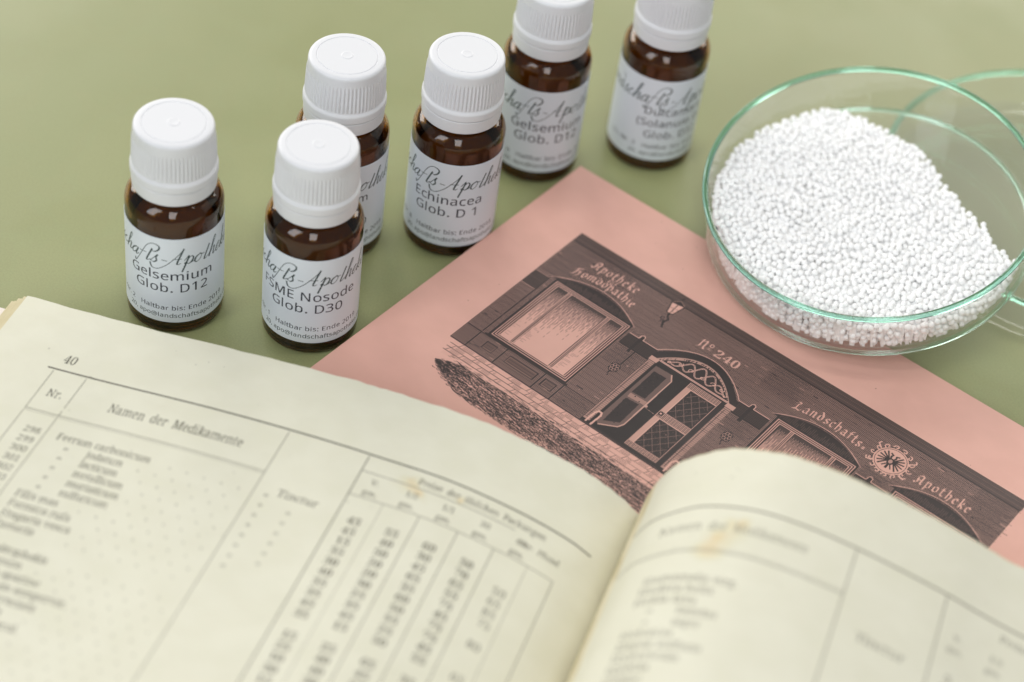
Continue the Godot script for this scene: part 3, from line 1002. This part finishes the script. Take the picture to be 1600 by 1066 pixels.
func bottles() -> void:
	var first := bottle_parts()
	var sheet := label_sheet()
	var list := [
		[-89.27, -387.9, 0.0, ["Gelsemium", "Glob. D12"], "2", "2019", "amber bottle with white cap, Gelsemium label, alone at the left near the book"],
		[-53.6, -387.9, 0.0, ["FSME Nosode", "Glob. D30"], "1", "2019", "amber bottle with white cap, FSME Nosode label, between book and pink leaflet"],
		[-52.6, -424.6, 4.0, ["Argentum", "nitr.", "Glob. D30"], "4", "2019", "amber bottle with white cap, half hidden behind the FSME Nosode bottle"],
		[-22.5, -432.9, 0.0, ["Echinacea", "Glob. D 1"], "8", "2018", "amber bottle with white cap, Echinacea label, beside the pink leaflet's left edge"],
		[-2.0, -469.9, 20.0, ["Gelsemium", "Glob. D12"], "6", "2019", "amber bottle with white cap, blurred Gelsemium label, behind the pink leaflet's top corner"],
		[31.0, -483.1, 36.0, ["Dulcamara", "(Solanum D.)", "Glob. D12"], "3", "2019", "amber bottle with white cap, blurred Dulcamara label, beside the glass dish"],
	]
	var copies: Array[Node3D] = [first]
	for k in range(1, list.size()):
		copies.append(first.duplicate())
	for k in list.size():
		var q: Array = list[k]
		var b: Node3D = first
		if k > 0:
			b = copies[k]
			b.name = "medicine_bottle_%03d" % k
			add_child(b, true)
		b.position = Vector3(q[0], 0.02, q[1]) * MM
		var m := plain(Color.WHITE, 0.38)
		m.albedo_texture = print_label(q[3], q[4], q[5])
		m.texture_repeat = false
		var front := rad_to_deg(atan2(-q[0], -q[1]))
		b.rotation.y = deg_to_rad(front + q[2])
		obj("label", sheet, m, b)
		tag(b, q[6], "bottle", "amber globule bottles with white caps")


func leaflet() -> void:
	var at := func(x: float, y: float, h: float) -> Vector3:
		var p := CARD_CORNER + E1 * x + E2 * y
		return Vector3(p.x, h, p.y)
	var m := plain(Color.WHITE, 0.55)
	m.albedo_texture = print_leaflet()
	m.texture_repeat = false
	mottled(m, noise_map(0.018, Color(0.98, 0.978, 0.975), Color(1, 1, 1), 512, 5, 41))
	m.heightmap_enabled = true
	m.heightmap_texture = noise_map(0.008, Color.BLACK, Color.WHITE, 512, 4, 47)
	m.heightmap_scale = 0.016
	var o := base("leaflet", Vector3.ZERO)
	obj("cover", slab(48, 32, func(a, b): return at.call(a * 179.0, b * 125.0, CARD_Y + 0.05 * sin(a * 9.0) * sin(b * 5.0)), func(a, b): return at.call(a * 179.0, b * 125.0, CARD_Y - 0.35), func(a, b): return Vector2(a, b)), m, o)
	var paper := plain(Color(0.87, 0.84, 0.78), 0.8)
	obj("inner_pages", slab(6, 6, func(a, b): return at.call(0.6 + a * 177.0, 0.6 + b * 124.0, CARD_Y - 0.37), func(a, b): return at.call(0.6 + a * 177.0, 0.6 + b * 124.0, 0.4), func(a, b): return Vector2(a, b)), paper, o)
	obj("back_cover", slab(6, 6, func(a, b): return at.call(a * 179.0, b * 125.0, 0.38), func(a, b): return at.call(a * 179.0, b * 125.0, 0.02), func(a, b): return Vector2(a, b)), plain(pink, 0.6), o)
	tag(o, "pink leaflet printed with an old engraving of a pharmacy front", "leaflet")


func book() -> void:
	var along := Vector3(cos(BOOK_TURN), 0, sin(BOOK_TURN))
	var down := Vector3(-sin(BOOK_TURN), 0, cos(BOOK_TURN))
	var left_profile := catmull([Vector2(-166, 8.3), Vector2(-137.6, 11.1), Vector2(-102.4, 15.3), Vector2(-75, 17.9), Vector2(-61.5, 18.7), Vector2(-43.1, 19.2), Vector2(-26.3, 16.9), Vector2(-12.7, 13.1), Vector2(-4.7, 8.8), Vector2(-1.2, 6.2), Vector2(0, 5.2)], 8)
	var right_profile := catmull([Vector2(0, 5.2), Vector2(0.8, 12.7), Vector2(2.6, 19.4), Vector2(6.1, 26.8), Vector2(12.7, 34.0), Vector2(18.2, 37.7), Vector2(25.4, 40.3), Vector2(32.8, 41.4), Vector2(43.5, 41.1), Vector2(55.9, 39.3), Vector2(71.8, 35.7), Vector2(88.1, 30.9), Vector2(120, 24.0), Vector2(158, 19.0)], 8)
	var o := base("open_book", Vector3.ZERO)
	for side in ["left", "right"]:
		var profile := left_profile if side == "left" else right_profile
		var lengths := PackedFloat32Array([0.0])          # print follows the curve of the paper only by its plan, as the columns were measured
		var n := profile.size() - 1
		var flat: float = absf(profile[0].x - profile[n].x)
		var spot := func(a: float, b: float, sink: float, grow: float) -> Vector3:
			var p: Vector2 = profile[roundi(a * n)]
			var v := 0.25 + b * 232.0
			var ripple := 0.25 * sin(p.x * 0.06 + v * 0.05) * clampf(absf(p.x) * 0.03, 0.0, 1.0)
			if b == 0.0:
				v += 0.12 * sin(p.x * 1.7) + 0.1 * sin(p.x * 0.53 + 1.0)
			return GUTTER + along * (p.x + grow * signf(p.x)) + down * v + Vector3(0, p.y - GUTTER.y + ripple - sink, 0)
		var m := plain(Color.WHITE, 0.75, 0.35)
		m.albedo_texture = print_page(side == "left")
		m.texture_repeat = false
		mottled(m, noise_map(0.02, Color(0.986, 0.985, 0.98), Color(1, 1, 1), 512, 5, 21 if side == "left" else 22))
		m.heightmap_enabled = true
		m.heightmap_texture = noise_map(0.06, Color.BLACK, Color.WHITE, 512, 4, 9)
		m.heightmap_scale = 0.003
		var width := 166.0 if side == "left" else 160.0
		var page := slab(n, 24, func(a, b): return spot.call(a, b, 0.0, 0.0), func(a, b): return spot.call(a, b, 0.1, 0.0),
			func(a, b): return Vector2((profile[roundi(a * n)].x + (166.0 if side == "left" else 0.0)) / width, b * 232.0 / 125.0))
		obj("printed_page", page, m, o)
		# the leaves under it: a few loose ones at the fore edge, the rest as a solid block of paper
		var leaf_paper := mottled(plain(Color(0.875, 0.845, 0.735), 0.85, 0.3), noise_map(0.05, Color(0.9, 0.88, 0.82), Color(1, 1, 1), 256, 4, 31))
		if side == "left":
			var pinkish := plain(Color(0.9, 0.86, 0.82), 0.8, 0.3)
			for q in [[0.3, 0.5, 0.3], [0.75, 1.1, -0.1], [1.2, 1.7, 0.5], [1.8, 2.6, 0.2], [2.4, 3.3, 0.9], [3.2, 4.4, 0.6], [4.4, 8.6, 3.2]]:
				obj("leaf", slab(n / 2, 6, func(a, b): return spot.call(a * 0.5, b, q[0], q[1] * clampf(1.0 - a * 2.0, 0.0, 1.0)) + down * q[2] + along * q[1] * 0.0, func(a, b): return spot.call(a * 0.5, b, q[0] + 0.1, q[1] * clampf(1.0 - a * 2.0, 0.0, 1.0)) + down * q[2], func(a, b): return Vector2(a, b)), pinkish if q[1] > 8.0 else leaf_paper, o)
		else:
			for q in [[0.15, 0.45], [0.3, 0.2], [0.45, 0.75], [0.6, 0.35]]:
				obj("leaf", slab(n, 6, func(a, b): return spot.call(a, b, q[0], 0.0) - down * q[1], func(a, b): return spot.call(a, b, q[0] + 0.1, 0.0) - down * q[1], func(a, b): return Vector2(a, b)), leaf_paper, o)
		var sink := 4.6 if side == "left" else 0.9
		var block := slab(n, 2, func(a, b):
				var p: Vector3 = spot.call(a, 0.002 + b * 0.996, sink * smoothstep(0.0, 20.0, absf(profile[roundi(a * n)].x)) + 0.5, -0.2)
				p.y = maxf(p.y, 4.5)
				return p,
			func(a, b):
				var p: Vector3 = spot.call(a, 0.002 + b * 0.996, 0.0, -0.2)
				p.y = 4.3 if side == "right" or profile[roundi(a * n)].x > -60.0 else 0.1
				return p,
			func(a, b): return Vector2(a, b))
		obj("page_block", block, leaf_paper, o)
	tag(o, "old open book with yellowed pages listing remedies in printed columns", "book")

# ---------------------------------------------------------------- the glass dish and what it holds

func dish_frame() -> Transform3D:
	var n := Vector3(sin(-0.174), 1.0, sin(0.172)).normalized()
	var x := Vector3(-0.7071, 0, 0.7071)
	x = (x - n * x.dot(n)).normalized()                   # downhill
	return Transform3D(Basis(x, n, x.cross(n)), Vector3(92.86, 14.85, -442.42) * MM)


func rim_ring(r: float, h: float, thick: float) -> ArrayMesh:
	var p := PackedVector2Array()
	for i in 14:
		var a := TAU * i / 14.0
		p.append(Vector2(r - 0.9 + thick * 1.15 * cos(a), h - thick + thick * sin(a)))
	return lathe(p, 192, true)


func dish_wall(foot: float, rim: float, high: float) -> PackedVector2Array:
	return rounded([Vector2(0, 0.25), Vector2(foot - 5.0, 0.1), Vector2(foot, 0), Vector2((foot + rim) * 0.5, high * 0.5), Vector2(rim - 0.1, high - 1.4), Vector2(rim - 1.7, high - 1.4), Vector2((foot + rim) * 0.5 - 1.7, high * 0.5), Vector2(foot - 1.6, 1.7), Vector2(foot - 7.0, 1.75), Vector2(0, 1.85)],
		[0, 2.0, 2.0, 3.0, 0.1, 0.1, 3.0, 1.4, 2.0, 0], 7)


func dishes() -> void:
	var clear := clear_glass()
	var green := glass(Color(0.7, 0.92, 0.84))
	var lid := base("dish_lid", Vector3(156.0, 0.03, -476.0) * MM)
	obj("wall", lathe(dish_wall(56.0, 57.0, 13.2), 160), clear, lid)
	obj("rim", rim_ring(57.0, 13.2, 0.75), green, lid)
	tag(lid, "empty clear glass dish lid lying flat at the right, partly under the dish", "dish lid")
	var pale := glass(Color(0.84, 0.96, 0.91))
	var dish := base("glass_dish", Vector3.ZERO)
	obj("wall", lathe(dish_wall(45.03, 45.75, 17.2), 192), clear, dish)
	obj("rim", rim_ring(45.75, 17.2, 0.72), green, dish)
	obj("foot_ring", rim_ring(44.9, 1.5, 0.6), pale, dish)
	dish.transform = dish_frame()
	tag(dish, "round clear glass dish of white globules, tilted between leaflet and lid", "dish")


func globules() -> void:
	var frame := dish_frame()
	var r0 := 0.82
	var cell := 1.9
	var grid := {}
	var placed := PackedVector3Array()
	var radii := PackedFloat32Array()
	var wobble := FastNoiseLite.new()
	wobble.seed = 4
	wobble.frequency = 0.06
	var bank := catmull([Vector2(-44, -22.0), Vector2(-36.4, -22.8), Vector2(-27.5, -25.6), Vector2(-17, -27.4), Vector2(-8.7, -28.4), Vector2(-2, -27.0), Vector2(4.8, -24.7), Vector2(9, -23.4), Vector2(14.2, -22.4), Vector2(20, -21.8), Vector2(25, -21.0), Vector2(29, -18.2), Vector2(33.4, -18.3), Vector2(44, -18.5)], 8)
	var fails := 0
	while fails < 2500 and placed.size() < 11000:
		var best := Vector3.INF
		var r := r0 * rng.randf_range(0.86, 1.08)
		for k in 30:
			var a := rng.randf() * TAU
			var d := sqrt(rng.randf()) * (43.15 - r)
			var x := cos(a) * d
			var z := sin(a) * d
			var edge := -24.0                            # the foot of the heap, as it lies in the dish
			for n in bank.size() - 1:
				if -z >= bank[n].x and -z < bank[n + 1].x:
					edge = lerpf(bank[n].y, bank[n + 1].y, (-z - bank[n].x) / (bank[n + 1].x - bank[n].x))
					break
			edge += 1.5 * wobble.get_noise_1d(z * 14.0 + 90.0)
			if x < edge:
				continue
			var h := 1.8 + r
			var ci := floori(x / cell)
			var cj := floori(z / cell)
			for i in range(ci - 1, ci + 2):
				for j in range(cj - 1, cj + 2):
					for q in grid.get(Vector2i(i, j), []):
						var p: Vector3 = placed[q]
						var reach: float = (radii[q] + r) * 0.98
						var flat := (p.x - x) * (p.x - x) + (p.z - z) * (p.z - z)
						if flat < reach * reach:
							h = maxf(h, p.y + sqrt(reach * reach - flat))
			var top := 1.8 + 1.0 + 0.14 * (x - edge) + 1.6 * (1.0 - d * d / 1850.0) * smoothstep(0.0, 14.0, x - edge) + 0.7 * wobble.get_noise_2d(x * 2.0, z * 2.0)
			if h > top + r * 0.5:
				continue
			if h < best.y:
				best = Vector3(x, h, z)
		if best == Vector3.INF:
			fails += 1
			continue
		var key := Vector2i(floori(best.x / cell), floori(best.z / cell))
		if not grid.has(key):
			grid[key] = []
		grid[key].append(placed.size())
		placed.append(best)
		radii.append(r)
	var ball := SphereMesh.new()
	ball.radius = r0 * 1.06 * MM
	ball.height = 2.12 * r0 * MM
	ball.radial_segments = 18
	ball.rings = 10
	var m := plain(Color(0.99, 0.99, 0.985), 0.8, 0.15)
	var eye := Vector3(0, 381.45, 0)
	var order := []
	for k in placed.size():                               # the ones that nothing covers, nearest the camera first
		var p := placed[k]
		var covered := 0
		for i in range(-1, 2):
			for j in range(-1, 2):
				for q in grid.get(Vector2i(floori(p.x / cell) + i, floori(p.z / cell) + j), []):
					if placed[q].y > p.y + 0.8 and Vector2(placed[q].x - p.x, placed[q].z - p.z).length() < 1.5:
						covered += 1
		var w := frame * (p * MM) / MM
		if covered < 2 and Vector2(p.x, p.z).length() < 40.5:
			order.append([w.distance_to(eye), k])
	order.sort()
	var single := {}
	for k in mini(300, order.size()):
		var q: int = order[k][1]
		single[q] = true
		var o := MeshInstance3D.new()
		o.name = "sugar_globule" if k == 0 else "sugar_globule_%03d" % k
		o.mesh = ball
		o.material_override = m
		o.transform = Transform3D(Basis.from_scale(Vector3.ONE * radii[q] / r0), frame * (placed[q] * MM))
		add_child(o, true)
		tag(o, "white sugar globule on top of the heap, at the near side of the glass dish", "globule", "white sugar globules in the glass dish")
	var mm := MultiMesh.new()
	mm.transform_format = MultiMesh.TRANSFORM_3D
	mm.mesh = ball
	mm.instance_count = placed.size() - single.size()
	var n := 0
	for k in placed.size():
		if not single.has(k):
			mm.set_instance_transform(n, Transform3D(Basis.from_scale(Vector3.ONE * radii[k] / r0), frame * (placed[k] * MM)))
			n += 1
	var heap := MultiMeshInstance3D.new()
	heap.name = "sugar_globule_heap"
	heap.multimesh = mm
	heap.material_override = m
	add_child(heap, true)
	tag(heap, "heap of white sugar globules filling the tilted glass dish", "globules", "", "stuff")
	# the closely packed inside of the heap, just below the beads of its surface
	var v := PackedVector3Array()
	var idx := PackedInt32Array()
	var rows := 120
	for j in rows + 1:
		for i in rows + 1:
			var q := Vector2(i, j) / rows * 2.0 - Vector2.ONE
			var far := maxf(absf(q.x), absf(q.y))        # a square grid drawn out to a round one
			q = (q.normalized() * far if far > 0.0 else q) * 42.6
			var sum := 0.0
			var weight := 0.0001
			for a in range(-1, 2):
				for b in range(-1, 2):
					var top := -1.0
					for k in grid.get(Vector2i(floori(q.x / cell) + a, floori(q.y / cell) + b), []):
						top = maxf(top, placed[k].y)
					if top > 0.0:
						sum += top
						weight += 1.0
			v.append(Vector3(q.x, maxf(1.86, sum / weight - 0.75 if weight > 7.0 else 1.86), q.y))
	for j in rows:
		for i in rows:
			var k := j * (rows + 1) + i
			idx.append_array([k, k + 1, k + rows + 1, k + 1, k + rows + 2, k + rows + 1])
	var kept := PackedInt32Array()
	for k in range(0, idx.size(), 3):
		if maxf(v[idx[k]].y, maxf(v[idx[k + 1]].y, v[idx[k + 2]].y)) > 1.9:
			kept.append_array([idx[k], idx[k + 1], idx[k + 2]])
	var core := obj("packed_inside", finish(v, PackedVector2Array(), kept, false), m, heap)
	core.transform = frame
	core.set_meta("kind", "stuff")
